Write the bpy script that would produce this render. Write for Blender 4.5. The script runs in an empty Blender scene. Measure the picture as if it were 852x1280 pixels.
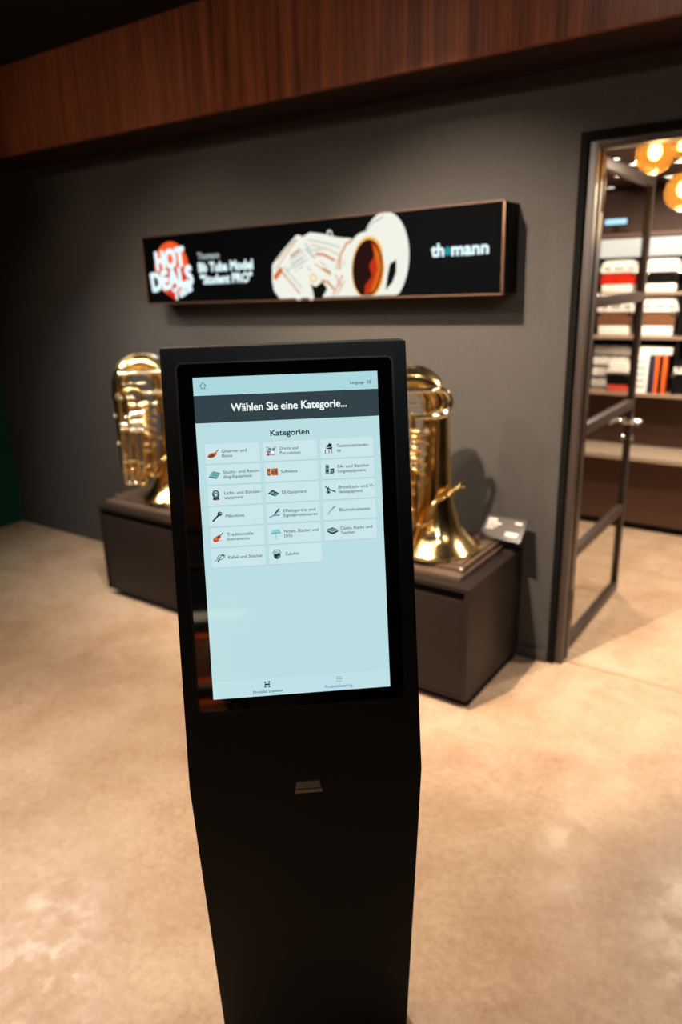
import bpy, bmesh, math, random
from mathutils import Vector, Matrix
SC = bpy.context.scene
COL = SC.collection
R = math.radians
random.seed(4)

# ------------------------------------------------------------------ camera, world, exposure, lights
cam_d = bpy.data.cameras.new('camera')
cam = bpy.data.objects.new('camera', cam_d)
COL.objects.link(cam)
yaw, pitch, roll = R(-35.3), R(-17.5), R(-1.58)
fw = Vector((math.sin(yaw)*math.cos(pitch), math.cos(yaw)*math.cos(pitch), math.sin(pitch)))
rt = Vector((math.cos(yaw), -math.sin(yaw), 0))
up = rt.cross(fw)
r2 = rt*math.cos(roll) + up*math.sin(roll)
u2 = -rt*math.sin(roll) + up*math.cos(roll)
M3 = Matrix((r2, u2, -fw)).transposed()
cam.matrix_world = Matrix.Translation((0, 0, 1.8225)) @ M3.to_4x4()
cam_d.sensor_fit = 'VERTICAL'
cam_d.sensor_height = 36
cam_d.sensor_width = 24
cam_d.lens = 905/1280*36
cam_d.clip_start = 0.05
cam_d.dof.use_dof = True
cam_d.dof.focus_distance = 1.36
cam_d.dof.aperture_fstop = 2.15
cam_d.dof.aperture_blades = 0
SC.camera = cam

SC.view_settings.view_transform = 'Standard'
SC.view_settings.look = 'None'
SC.view_settings.gamma = 1
SC.view_settings.use_curve_mapping = False
SC.view_settings.exposure = 0.0

W = bpy.data.worlds.new('world')
SC.world = W
W.use_nodes = True
bg = W.node_tree.nodes['Background']
bg.inputs[0].default_value = (1.0, 0.86, 0.72, 1)
bg.inputs[1].default_value = 0.005

def light(kind, loc, power, col, target=None, size=0.1, cone=60, blend=0.6):
    d = bpy.data.lights.new(kind.lower()+'_light', kind)
    d.energy = power
    d.color = col
    if kind == 'SPOT':
        d.spot_size = R(cone); d.spot_blend = blend; d.shadow_soft_size = size
    elif kind == 'AREA':
        d.shape = 'DISK'; d.size = size
    else:
        d.shadow_soft_size = size
    o = bpy.data.objects.new(kind.lower()+'_light', d)
    COL.objects.link(o)
    o.location = loc
    if target is not None:
        v = Vector(target) - Vector(loc)
        o.rotation_euler = v.to_track_quat('-Z', 'Y').to_euler()
    return o
WARM = (1.0, 0.81, 0.635)
COOL = (1.0, 0.95, 0.88)
# a row of ceiling spots washing the charcoal wall and the two tubas
for x, p in ((-4.2, 30), (-3.25, 210), (-2.4, 130), (-1.6, 640)):
    light('SPOT', (x, 1.5, 3.02), p, WARM, (x+0.1, 3.15, 0.95), 0.03, 72, 1.0)
for x in (-3.6, -2.2, -0.9):  # added spots that only brighten the wood fascia
    light('SPOT', (x, 0.1, 3.03), 55, WARM, (x, 2.81, 2.66), 0.05, 44, 1.0)
light('SPOT', (-3.3, 0.5, 3.02), 190, WARM, (-1.6, 3.15, 0.95), 0.03, 52, 1.0)
# downlights over the showroom floor
for x, y, p, c in ((-1.75, 1.6, 255, 124), (-2.7, 0.2, 130, 92), (-2.0, -0.3, 120, 104), (-0.7, 1.2, 62, 84), (0.6, -0.6, 100, 100)):
    light('SPOT', (x, y, 3.03), p, WARM, (x, y, 0), 0.06, c, 1.0)
light('SPOT', (-4.35, 2.15, 3.03), 210, COOL, (-1.7, 0.7, 0), 0.22, 44, 0.8)
for x, y in ((-4.9, 1.3), (-4.6, 2.1), (-4.0, 0.9)):  # added spots that brighten the tuba away from the door
    light('SPOT', (x, y, 3.03), 46, COOL, (-3.35, 2.8, 1.1), 0.045, 40, 0.6)
# small ceiling spots added for sparkle on the brass, bluish wider ones for cool streaks
for x, y in ((-3.6, 0.6), (-2.4, 0.7), (-1.4, 0.9), (-0.2, 1.1), (0.8, -0.6), (-0.6, -1.6), (-2.0, -1.4), (1.2, 1.8)):
    light('SPOT', (x, y, 3.03), 34, WARM, (-2.4+0.3*x, 2.86, 1.0), 0.025, 50, 0.6)
for x, y in ((-1.9, 0.2), (0.4, 0.2), (-4.2, 1.2)):
    light('SPOT', (x, y, 3.03), 60, (0.70, 0.90, 1.0), (-2.4+0.4*x, 2.86, 0.9), 0.08, 48, 0.6)
light('SPOT', (2.0, -3.4, 3.03), 200, WARM, (2.6, -4.9, 1.6), 0.06, 90, 0.8)  # added spot lighting the rear wall for its reflection in the glass
light('SPOT', (0.75, -1.7, 3.03), 620, WARM, (1.78, -3.1, 0.85), 0.05, 34, 0.5)  # this and the next spot added to make the rack reflection show
light('SPOT', (1.5, -1.3, 3.03), 420, WARM, (1.78, -3.1, 0.6), 0.05, 34, 0.5)
# room behind the glass door
for x, y, p in ((-1.3, 4.7, 34), (-0.2, 4.5, 54), (0.3, 3.9, 44)):
    light('AREA', (x, y, 2.40), p, (1.0, 0.83, 0.66), (x, y, 0), 0.16)
light('SPOT', (-1.1, 4.3, 2.38), 56, (1.0, 0.88, 0.74), (-1.2, 5.6, 1.45), 0.05, 70, 0.8)

# ------------------------------------------------------------------ materials
def srgb(r, g, b):
    f = lambda c: (c/255/12.92) if c/255 <= 0.04045 else ((c/255+0.055)/1.055)**2.4
    return (f(r), f(g), f(b), 1)
MATS = {}
def mat(name, col, rough=0.5, metal=0.0, spec=0.5, emit=0.0, var=0.0, scale=8.0, bump=0.0, coat=0.0, col2=None, stretch=None, rvar=0.0):
    m = bpy.data.materials.new(name)
    MATS[name] = m
    m.use_nodes = True
    nt = m.node_tree
    b = nt.nodes['Principled BSDF']
    b.inputs['Base Color'].default_value = col
    b.inputs['Roughness'].default_value = rough
    b.inputs['Metallic'].default_value = metal
    b.inputs['Specular IOR Level'].default_value = spec
    b.inputs['Coat Weight'].default_value = coat
    b.inputs['Coat Roughness'].default_value = 0.05
    if emit:
        b.inputs['Emission Color'].default_value = col
        b.inputs['Emission Strength'].default_value = emit
        b.inputs['Base Color'].default_value = (0.0015, 0.0015, 0.0015, 1)
    if var or bump or rvar:
        tc = nt.nodes.new('ShaderNodeTexCoord')
        mp = nt.nodes.new('ShaderNodeMapping')
        if stretch: mp.inputs['Scale'].default_value = stretch
        nz = nt.nodes.new('ShaderNodeTexNoise')
        nz.inputs['Scale'].default_value = scale
        nz.inputs['Detail'].default_value = 6
        nt.links.new(tc.outputs['Object'], mp.inputs['Vector'])
        nt.links.new(mp.outputs['Vector'], nz.inputs['Vector'])
        if var:
            rp = nt.nodes.new('ShaderNodeValToRGB')
            c2 = col2 or tuple(min(1, c*(1+var)) for c in col[:3]) + (1,)
            c1 = col if col2 else tuple(c*(1-var) for c in col[:3]) + (1,)
            rp.color_ramp.elements[0].position = 0.3; rp.color_ramp.elements[0].color = c1
            rp.color_ramp.elements[1].position = 0.7; rp.color_ramp.elements[1].color = c2
            nt.links.new(nz.outputs['Fac'], rp.inputs['Fac'])
            nt.links.new(rp.outputs['Color'], b.inputs['Base Color'])
        if rvar:
            mr = nt.nodes.new('ShaderNodeMapRange')
            mr.inputs['From Min'].default_value = 0.35; mr.inputs['From Max'].default_value = 0.65
            mr.inputs['To Min'].default_value = rough-rvar; mr.inputs['To Max'].default_value = rough+rvar
            nt.links.new(nz.outputs['Fac'], mr.inputs['Value'])
            nt.links.new(mr.outputs['Result'], b.inputs['Roughness'])
        if bump:
            bp = nt.nodes.new('ShaderNodeBump')
            bp.inputs['Strength'].default_value = bump; bp.inputs['Distance'].default_value = 0.004
            nt.links.new(nz.outputs['Fac'], bp.inputs['Height'])
            nt.links.new(bp.outputs['Normal'], b.inputs['Normal'])
    return m

mat('wall_paint', srgb(68, 65, 62), 0.75, spec=0.25, var=0.06, scale=60, bump=0.25)
mat('green_paint', srgb(16, 70, 50), 0.8, spec=0.2, var=0.06, scale=40)
mat('black_ceiling', srgb(26, 26, 27), 0.9, spec=0.1, var=0.1, scale=20)
mat('dark_ceiling', srgb(98, 74, 62), 0.8, spec=0.2, var=0.05, scale=20)
mat('door_paint', srgb(58, 48, 42), 0.42, spec=0.5, var=0.05, scale=30)
mat('black_reveal', srgb(14, 13, 12), 0.8, spec=0.1, var=0.1, scale=20)
mat('dark_cabinet', srgb(33, 25, 22), 0.48, spec=0.22, var=0.07, scale=90, bump=0.05)
mat('cabinet_shadow', srgb(14, 13, 12), 0.8, spec=0.2, var=0.1, scale=20)
mat('brown_panel', srgb(86, 62, 50), 0.55, spec=0.35, var=0.08, scale=14)
mat('bench_top', srgb(150, 132, 114), 0.6, spec=0.3, var=0.06, scale=70, bump=0.1)
mat('shelf_board', srgb(138, 116, 98), 0.5, spec=0.35, var=0.06, scale=30)
mat('kiosk_black', srgb(10, 15, 18), 0.45, spec=0.14, var=0.05, scale=200, bump=0.03)
mat('kiosk_gap', srgb(5, 5, 5), 0.35, spec=0.4, var=0.1, scale=20)
mat('black_glass', srgb(3, 4, 5), 0.03, spec=0.8, var=0.05, scale=3)
mat('scanner_grey', srgb(120, 104, 90), 0.4, spec=0.4, var=0.05, scale=40)
mat('sign_black', srgb(9, 9, 10), 0.6, spec=0.1, var=0.1, scale=20)
mat('sign_screen', srgb(2, 3, 5), 0.6, spec=0.02, var=0.08, scale=30)
mat('bronze_trim', srgb(98, 70, 56), 0.42, 0.5, var=0.06, scale=30)
mat('gold_brass', (0.96, 0.72, 0.32, 1), 0.16, 1.0, var=0.04, scale=6, rvar=0.03)
mat('gold_dark', (0.92, 0.62, 0.24, 1), 0.17, 1.0, var=0.05, scale=6)
mat('silver_nickel', (0.96, 0.89, 0.70, 1), 0.12, 1.0, var=0.03, scale=10)
mat('chrome', (0.85, 0.84, 0.82, 1), 0.16, 1.0, var=0.03, scale=10)
mat('tray_brown', srgb(84, 68, 58), 0.36, spec=0.5, var=0.08, scale=30)
mat('tray_rail', srgb(120, 98, 82), 0.32, 0.5, var=0.05, scale=30)
mat('card_frame', srgb(48, 42, 38), 0.4, spec=0.4, var=0.05, scale=30)
mat('card_face', srgb(70, 63, 58), 0.35, spec=0.4, var=0.05, scale=50)
mat('card_print', srgb(190, 186, 182), 0.5, var=0.03, scale=50)
mat('threshold_metal', srgb(205, 180, 150), 0.35, 0.5, var=0.05, scale=40)
mat('white_case', srgb(238, 232, 222), 0.18, spec=0.6, var=0.04, scale=25)
mat('black_case', srgb(20, 18, 18), 0.15, spec=0.6, var=0.1, scale=25)
mat('brown_case', srgb(120, 82, 58), 0.3, spec=0.5, var=0.1, scale=25)
mat('red_case', srgb(200, 42, 24), 0.2, spec=0.6, var=0.1, scale=25)
mat('orange_cover', srgb(226, 98, 34), 0.5, var=0.08, scale=25)
mat('navy_cover', srgb(30, 32, 52), 0.5, var=0.08, scale=25)
mat('paper_white', srgb(240, 234, 224), 0.6, var=0.04, scale=40)
mat('grey_mark', srgb(120, 112, 106), 0.6, var=0.04, scale=40)
mat('downlight_glow', (1.0, 0.90, 0.76, 1), emit=7.0)
mat('strip_glow', (1.0, 0.92, 0.80, 1), emit=1.0)
mat('blue_glow', (0.35, 0.68, 1.0, 1), emit=2.2)
mat('bulb_glow', (1.0, 0.74, 0.36, 1), emit=24.0)
def lcd(name, r, g, b, s=1.0):
    m = mat(name, srgb(r, g, b), 0.06, spec=0.5, emit=s)
    return m
lcd('lcd_base', 186, 222, 226); lcd('lcd_top', 172, 216, 222); lcd('lcd_band', 50, 66, 72); lcd('lcd_card', 203, 230, 235)
lcd('lcd_edge', 174, 210, 214)
lcd('lcd_white', 238, 246, 246); lcd('lcd_ink', 34, 52, 58); lcd('lcd_text', 62, 82, 90); lcd('lcd_grey', 110, 140, 148)
lcd('lcd_orange', 214, 122, 34); lcd('lcd_red', 196, 66, 26); lcd('lcd_brown', 130, 76, 50); lcd('lcd_teal', 84, 150, 156)
lcd('lcd_pale', 140, 205, 204); lcd('lcd_violet', 120, 112, 196); lcd('lcd_nav', 190, 226, 230); lcd('lcd_lilac', 170, 190, 226)
def led(name, r, g, b, s):
    return mat(name, srgb(r, g, b), 1.0, spec=0.0, emit=s)
led('led_white', 222, 244, 246, 1.15); led('led_orange', 250, 92, 36, 1.0); led('led_redder', 214, 40, 24, 1.0)
led('led_cream', 236, 238, 226, 1.05); led('led_tan', 214, 150, 84, 0.9); led('led_amber', 226, 110, 28, 0.9)
led('led_flame', 200, 52, 10, 0.9); led('led_ember', 36, 8, 6, 0.9); led('led_black', 6, 9, 12, 0.6); led('led_teal', 30, 150, 160, 1.0)
led('led_shade', 176, 192, 192, 0.9); led('led_yellow', 250, 190, 90, 1.0)

def glass(name, col, ior=1.45, milky=0.0, ripple=0.0):
    m = bpy.data.materials.new(name); MATS[name] = m; m.use_nodes = True
    nt = m.node_tree; nt.nodes.clear(); N = nt.nodes.new; K = nt.links.new
    out = N('ShaderNodeOutputMaterial')
    tr = N('ShaderNodeBsdfTransparent'); tr.inputs[0].default_value = col
    gl = N('ShaderNodeBsdfGlossy'); gl.inputs['Roughness'].default_value = 0.01
    fr = N('ShaderNodeFresnel'); fr.inputs['IOR'].default_value = ior
    ge = N('ShaderNodeNewGeometry'); inv = N('ShaderNodeMath'); inv.operation = 'SUBTRACT'; inv.inputs[0].default_value = 1.0
    mu = N('ShaderNodeMath'); mu.operation = 'MULTIPLY'
    K(ge.outputs['Backfacing'], inv.inputs[1]); K(inv.outputs[0], mu.inputs[0]); K(fr.outputs[0], mu.inputs[1])
    base = tr.outputs[0]
    if milky:
        tl = N('ShaderNodeBsdfTranslucent'); tl.inputs[0].default_value = col
        m2 = N('ShaderNodeMixShader'); m2.inputs[0].default_value = milky
        K(tr.outputs[0], m2.inputs[1]); K(tl.outputs[0], m2.inputs[2]); base = m2.outputs[0]
    if ripple:
        tc = N('ShaderNodeTexCoord'); vo = N('ShaderNodeTexVoronoi'); vo.inputs['Scale'].default_value = 55
        bp = N('ShaderNodeBump'); bp.inputs['Strength'].default_value = ripple; bp.inputs['Distance'].default_value = 0.01
        K(tc.outputs['Object'], vo.inputs['Vector']); K(vo.outputs['Distance'], bp.inputs['Height']); K(bp.outputs['Normal'], gl.inputs['Normal'])
    mx = N('ShaderNodeMixShader')
    K(mu.outputs[0], mx.inputs[0]); K(base, mx.inputs[1]); K(gl.outputs[0], mx.inputs[2])
    K(mx.outputs[0], out.inputs['Surface'])
    return m
glass('door_glass', (0.93, 0.92, 0.90, 1))
glass('amber_glass', (1.0, 0.62, 0.20, 1), 1.6, 0.16, 0.9)

def wood_mat():
    m = mat('walnut_veneer', srgb(110, 62, 40), 0.42, spec=0.4)
    nt = m.node_tree; b = nt.nodes['Principled BSDF']
    tc = nt.nodes.new('ShaderNodeTexCoord')
    def noise(sc, stretch, det):
        mp = nt.nodes.new('ShaderNodeMapping'); mp.inputs['Scale'].default_value = stretch
        n = nt.nodes.new('ShaderNodeTexNoise'); n.inputs['Scale'].default_value = sc; n.inputs['Detail'].default_value = det
        n.inputs['Distortion'].default_value = 0.6
        nt.links.new(tc.outputs['Object'], mp.inputs['Vector']); nt.links.new(mp.outputs['Vector'], n.inputs['Vector'])
        return n
    a = noise(6.0, (4.0, 4.0, 0.16), 5); c = noise(34, (3, 3, 0.06), 4)
    mx = nt.nodes.new('ShaderNodeMix'); mx.data_type = 'FLOAT'; mx.inputs[0].default_value = 0.42
    nt.links.new(a.outputs['Fac'], mx.inputs[2]); nt.links.new(c.outputs['Fac'], mx.inputs[3])
    rp = nt.nodes.new('ShaderNodeValToRGB')
    rp.color_ramp.elements[0].position = 0.34; rp.color_ramp.elements[0].color = srgb(74, 37, 24)
    rp.color_ramp.elements[1].position = 0.66; rp.color_ramp.elements[1].color = srgb(150, 82, 50)
    nt.links.new(mx.outputs[0], rp.inputs['Fac']); nt.links.new(rp.outputs['Color'], b.inputs['Base Color'])
wood_mat()
mat('walnut_shaded', srgb(40, 24, 18), 0.6, spec=0.15, var=0.3, scale=6, stretch=(1, 8, 1))  # same walnut darkened, shade under the soffit put into the colour

def floor_mat():
    m = mat('floor_concrete', srgb(214, 176, 136), 0.4, spec=0.4)
    nt = m.node_tree; b = nt.nodes['Principled BSDF']
    tc = nt.nodes.new('ShaderNodeTexCoord')
    def noise(sc, det, rg=0.6, dist=0.0):
        n = nt.nodes.new('ShaderNodeTexNoise'); n.inputs['Scale'].default_value = sc; n.inputs['Detail'].default_value = det
        n.inputs['Roughness'].default_value = rg; n.inputs['Distortion'].default_value = dist
        nt.links.new(tc.outputs['Object'], n.inputs['Vector']); return n
    big = noise(3.4, 8, 0.66, 0.3); fine = noise(38, 6, 0.7); speck = noise(260, 2)
    def ramp(n, p0, c0, p1, c1):
        r = nt.nodes.new('ShaderNodeValToRGB')
        r.color_ramp.elements[0].position = p0; r.color_ramp.elements[0].color = c0
        r.color_ramp.elements[1].position = p1; r.color_ramp.elements[1].color = c1
        nt.links.new(n.outputs['Fac'], r.inputs['Fac']); return r
    r1 = ramp(big, 0.32, srgb(180, 149, 121), 0.68, srgb(204, 179, 154))
    r2 = ramp(fine, 0.35, (0.84, 0.81, 0.77, 1), 0.68, (1.06, 1.06, 1.05, 1))
    r3 = ramp(speck, 0.3, (0.90, 0.90, 0.90, 1), 0.5, (1, 1, 1, 1))
    def mul(a, c):
        x = nt.nodes.new('ShaderNodeMix'); x.data_type = 'RGBA'; x.blend_type = 'MULTIPLY'; x.inputs[0].default_value = 1.0
        nt.links.new(a, x.inputs[6]); nt.links.new(c, x.inputs[7]); return x.outputs[2]
    nt.links.new(mul(mul(r1.outputs[0], r2.outputs[0]), r3.outputs[0]), b.inputs['Base Color'])
    gl = noise(9, 9, 0.68, 0.3)
    mr = nt.nodes.new('ShaderNodeMapRange'); mr.inputs['From Min'].default_value = 0.42; mr.inputs['From Max'].default_value = 0.56
    mr.inputs['To Min'].default_value = 0.27; mr.inputs['To Max'].default_value = 0.42
    nt.links.new(gl.outputs['Fac'], mr.inputs['Value']); nt.links.new(mr.outputs['Result'], b.inputs['Roughness'])
    bp = nt.nodes.new('ShaderNodeBump'); bp.inputs['Strength'].default_value = 0.12; bp.inputs['Distance'].default_value = 0.003
    nt.links.new(fine.outputs['Fac'], bp.inputs['Height']); nt.links.new(bp.outputs['Normal'], b.inputs['Normal'])
floor_mat()

# ------------------------------------------------------------------ helpers
def obj(name, bm, mats, parent=None, smooth=True, angle=40, kind=None, label=None):
    me = bpy.data.meshes.new(name)
    bmesh.ops.recalc_face_normals(bm, faces=bm.faces) if bm.faces and not getattr(bm, 'keep', False) else None
    bm.to_mesh(me); bm.free()
    for m in ([mats] if isinstance(mats, str) else mats):
        me.materials.append(MATS[m])
    if smooth and len(me.polygons):
        me.polygons.foreach_set('use_smooth', [True]*len(me.polygons))
        me.set_sharp_from_angle(angle=R(angle))
    o = bpy.data.objects.new(name, me)
    COL.objects.link(o)
    if parent: o.parent = parent
    if kind: o['kind'] = kind
    if label: o['label'] = label
    return o
def empty(name, loc=(0, 0, 0), rz=0, kind=None):
    o = bpy.data.objects.new(name, None); COL.objects.link(o)
    o.location = loc; o.rotation_euler = (0, 0, rz); o.empty_display_size = 0.1
    if kind: o['kind'] = kind
    return o
def thing(name, label, cat, loc=(0, 0, 0), rz=0, group=None):
    o = empty(name, loc, rz); tag(o, label, cat, group); return o
def tag(o, label, cat, group=None):
    o['label'] = label; o['category'] = cat
    if group: o['group'] = group
    return o
BM = bmesh.new
def box(bm, a, b, bev=0.0, mi=0, T=None, seg=2):
    x0, y0, z0 = a; x1, y1, z1 = b
    vs = [bm.verts.new(p) for p in ((x0,y0,z0),(x1,y0,z0),(x1,y1,z0),(x0,y1,z0),(x0,y0,z1),(x1,y0,z1),(x1,y1,z1),(x0,y1,z1))]
    fs = [bm.faces.new([vs[i] for i in f]) for f in ((3,2,1,0),(4,5,6,7),(0,1,5,4),(1,2,6,5),(2,3,7,6),(3,0,4,7))]
    for f in fs: f.material_index = mi
    if T is not None:
        for v in vs: v.co = T @ v.co
    if bev:
        bmesh.ops.bevel(bm, geom=list({e for f in fs for e in f.edges}), offset=bev, segments=seg, affect='EDGES', profile=0.6, clamp_overlap=True, material=mi)
    return bm
def boxobj(name, a, b, m, parent=None, bev=0.002, **k):
    return obj(name, box(BM(), a, b, bev), m, parent, **k)
def prism(bm, pts, axis_lo, axis_hi, place, mi=0, bev=0.0):
    """pts 2-D outline, place(p, h) -> 3-D"""
    lo = [bm.verts.new(place(p, axis_lo)) for p in pts]; hi = [bm.verts.new(place(p, axis_hi)) for p in pts]
    n = len(pts); fs = [bm.faces.new(lo[::-1]), bm.faces.new(hi)]
    for i in range(n):
        fs.append(bm.faces.new((lo[i], lo[(i+1) % n], hi[(i+1) % n], hi[i])))
    for f in fs: f.material_index = mi
    if bev:
        bmesh.ops.bevel(bm, geom=list({e for f in fs for e in f.edges}), offset=bev, segments=2, affect='EDGES', clamp_overlap=True)
    return bm
def fillet(pts, rad, n=8):
    pts = [Vector(p) for p in pts]
    if not isinstance(rad, (list, tuple)): rad = [rad]*len(pts)
    out = [pts[0]]
    for i in range(1, len(pts)-1):
        p, a, b = pts[i], (pts[i-1]-pts[i]), (pts[i+1]-pts[i])
        la, lb = a.length, b.length; a.normalize(); b.normalize()
        ang = a.angle(b)
        if rad[i] <= 0 or ang > 3.1: out.append(p); continue
        d = min(rad[i]/math.tan(ang/2), la*0.499, lb*0.499); r = d*math.tan(ang/2)
        c = p + (a+b).normalized()*(r/math.sin(ang/2))
        s = p + a*d - c; e = p + b*d - c; tot = s.angle(e); ax = s.cross(e).normalized()
        for k in range(n+1):
            out.append(c + Matrix.Rotation(tot*k/n, 3, ax) @ s)
    out.append(pts[-1]); return out
def tube(bm, path, rad, n=12, mi=0, cap=True):
    path = [Vector(p) for p in path]
    L = [0]
    for i in range(1, len(path)): L.append(L[-1] + (path[i]-path[i-1]).length)
    rf = rad if callable(rad) else (lambda t: rad)
    T0 = (path[1]-path[0]).normalized()
    N = T0.orthogonal().normalized(); prev = T0; rings = []
    for i, p in enumerate(path):
        if i == 0: T = T0
        elif i == len(path)-1: T = (path[i]-path[i-1]).normalized()
        else: T = ((path[i]-path[i-1]).normalized() + (path[i+1]-path[i]).normalized()).normalized()
        N = (prev.rotation_difference(T) @ N).normalized(); prev = T
        B = T.cross(N); r = rf(L[i]/max(L[-1], 1e-9))
        rings.append([bm.verts.new(p + (N*math.cos(2*math.pi*k/n) + B*math.sin(2*math.pi*k/n))*r) for k in range(n)])
    for a, b in zip(rings, rings[1:]):
        for k in range(n):
            f = bm.faces.new((a[k], a[(k+1) % n], b[(k+1) % n], b[k])); f.material_index = mi
    if cap:
        for rg in (rings[0][::-1], rings[-1]):
            f = bm.faces.new(rg); f.material_index = mi
    return bm
def lathe(bm, prof, n=32, c=(0, 0, 0), axis='Z', mi=0, cap=True):
    c = Vector(c)
    def P(r, h, a):
        x, y = r*math.cos(a), r*math.sin(a)
        return c + Vector({'Z': (x, y, h), 'X': (h, x, y), 'Y': (x, h, y)}[axis])
    rings = [[bm.verts.new(P(max(r, 1e-5), h, 2*math.pi*k/n)) for k in range(n)] for r, h in prof]
    for a, b in zip(rings, rings[1:]):
        for k in range(n):
            f = bm.faces.new((a[k], a[(k+1) % n], b[(k+1) % n], b[k])); f.material_index = mi
    if cap:
        for rg in (rings[0][::-1], rings[-1]):
            f = bm.faces.new(rg); f.material_index = mi
    return bm
def poly(bm, pts, place, mi=0):
    vs = [bm.verts.new(place(*p)) for p in pts]
    f = bm.faces.new(vs); f.material_index = mi
    f.normal_update()
    return f
def stroke(bm, pts, w, place, mi=0, close=False):
    """a flat ribbon of width w along a 2-D polyline, with round ends and joints"""
    pts = list(pts) + ([pts[0]] if close else [])
    for (x0, y0), (x1, y1) in zip(pts, pts[1:]):
        d = math.hypot(x1-x0, y1-y0) or 1e-9; nx, ny = -(y1-y0)/d*w/2, (x1-x0)/d*w/2
        poly(bm, [(x0+nx, y0+ny), (x0-nx, y0-ny), (x1-nx, y1-ny), (x1+nx, y1+ny)], place, mi)
    for x, y in pts:
        poly(bm, circ(x, y, w/2, w/2, 8), place, mi)
def circ(x, y, rx, ry=None, n=20, rot=0.0):
    ry = rx if ry is None else ry; o = []
    for k in range(n):
        a = 2*math.pi*k/n; px, py = rx*math.cos(a), ry*math.sin(a)
        o.append((x + px*math.cos(rot) - py*math.sin(rot), y + px*math.sin(rot) + py*math.cos(rot)))
    return o
def rrect(x0, y0, x1, y1, r, n=5):
    o = []
    for cx, cy, a0 in ((x1-r, y1-r, 0), (x0+r, y1-r, 90), (x0+r, y0+r, 180), (x1-r, y0+r, 270)):
        for k in range(n+1):
            a = R(a0 + 90*k/n); o.append((cx + r*math.cos(a), cy + r*math.sin(a)))
    return o
def text(bm, body, x, y, h, place, width=None, bold=0.0, mi=0, align='LEFT', shear=0.0, rot=0.0):
    """lettering: baseline start (x, y), capital height h, optional total width"""
    cu = bpy.data.curves.new('lettering', 'FONT'); cu.body = body; cu.size = 1; cu.resolution_u = 3; cu.shear = shear
    to = bpy.data.objects.new('lettering', cu); COL.objects.link(to)
    dg = bpy.context.evaluated_depsgraph_get()
    me = bpy.data.meshes.new_from_object(to.evaluated_get(dg))
    bpy.data.objects.remove(to); bpy.data.curves.remove(cu)
    xs = [v.co.x for v in me.vertices]
    if not xs: return
    lo, hi = min(xs), max(xs); s = h/0.682
    sx = width/(hi-lo) if width else s
    tot = (hi-lo)*sx; off = {'LEFT': 0, 'CENTER': -tot/2, 'RIGHT': -tot}[align]
    nb = 1 if not bold else (5 if bold < 0.03 else 10)      # heavier weights are overprinted a few times
    for q in range(nb):
        ox, oy = (0, 0) if q == 0 else (bold*s*math.cos(2*math.pi*q/(nb-1)+0.4), bold*s*math.sin(2*math.pi*q/(nb-1)+0.4))
        vm = []
        for v in me.vertices:
            px, py = (v.co.x-lo)*sx + off + ox, v.co.y*s + oy
            vm.append(bm.verts.new(place(x + px*math.cos(rot) - py*math.sin(rot), y + px*math.sin(rot) + py*math.cos(rot))))
        for p in me.polygons:
            f = bm.faces.new([vm[i] for i in p.vertices]); f.material_index = mi
    bpy.data.meshes.remove(me)

# ------------------------------------------------------------------ the setting
WY = 3.195; WT = 0.115; CZ = 3.07; FY = 2.81; FZ = 2.61
boxobj('floor', (-5.6, -5.2, -0.06), (3.4, 6.1, 0), 'floor_concrete', kind='structure', bev=0)
bm = BM()                                   # charcoal wall with the door opening
for a, b in (((-5.52, WY, 0), (-1.034, WY+WT, CZ)), ((-1.034, WY, 2.372), (0.12, WY+WT, CZ)), ((0.12, WY, 0), (3.3, WY+WT, CZ))):
    box(bm, a, b)
obj('wall_back', bm, 'wall_paint', kind='structure', smooth=False)
boxobj('wall_left', (-5.64, -5.2, 0), (-5.52, WY+WT, CZ), 'green_paint', kind='structure', bev=0)
boxobj('wall_right', (3.3, -5.2, 0), (3.42, 6.0, CZ), 'wall_paint', kind='structure', bev=0)
boxobj('wall_front', (-5.64, -5.3, 0), (3.42, -5.2, CZ), 'wall_paint', kind='structure', bev=0)
boxobj('ceiling', (-5.64, -5.3, CZ), (3.42, WY+WT, CZ+0.08), 'black_ceiling', kind='structure', bev=0)
tr1 = boxobj('trim_1', (-5.52, FY, FZ), (3.3, FY+0.03, CZ), 'walnut_veneer', kind='structure', bev=0.002)
boxobj('soffit_board', (-5.52, FY+0.03, FZ), (3.3, WY, FZ+0.03), 'walnut_shaded', tr1, bev=0.001)
boxobj('baseboard_back', (-5.52, WY-0.014, 0), (-1.034, WY, 0.06), 'wall_paint', kind='structure', bev=0.003)
boxobj('baseboard_left', (-5.52, -5.2, 0), (-5.506, WY-0.014, 0.06), 'green_paint', kind='structure', bev=0.003)
# back room shell
boxobj('wall_far', (-3.2, 5.82, 0), (3.3, 5.92, 2.5), 'brown_panel', kind='structure', bev=0)
boxobj('wall_side', (-3.2, WY+WT, 0), (-3.1, 5.82, 2.5), 'wall_paint', kind='structure', bev=0)
boxobj('ceiling', (-3.2, WY+WT, 2.43), (3.3, 5.92, 2.5), 'dark_ceiling', kind='structure', bev=0)
# the showroom side the kiosk glass mirrors
boxobj('trim_4', (-5.5, -5.19, 2.15), (3.28, -5.12, 2.62), 'walnut_veneer', kind='structure')
boxobj('trim_5', (-5.5, -5.19, 1.72), (3.28, -5.13, 1.75), 'shelf_board', kind='structure')
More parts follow.
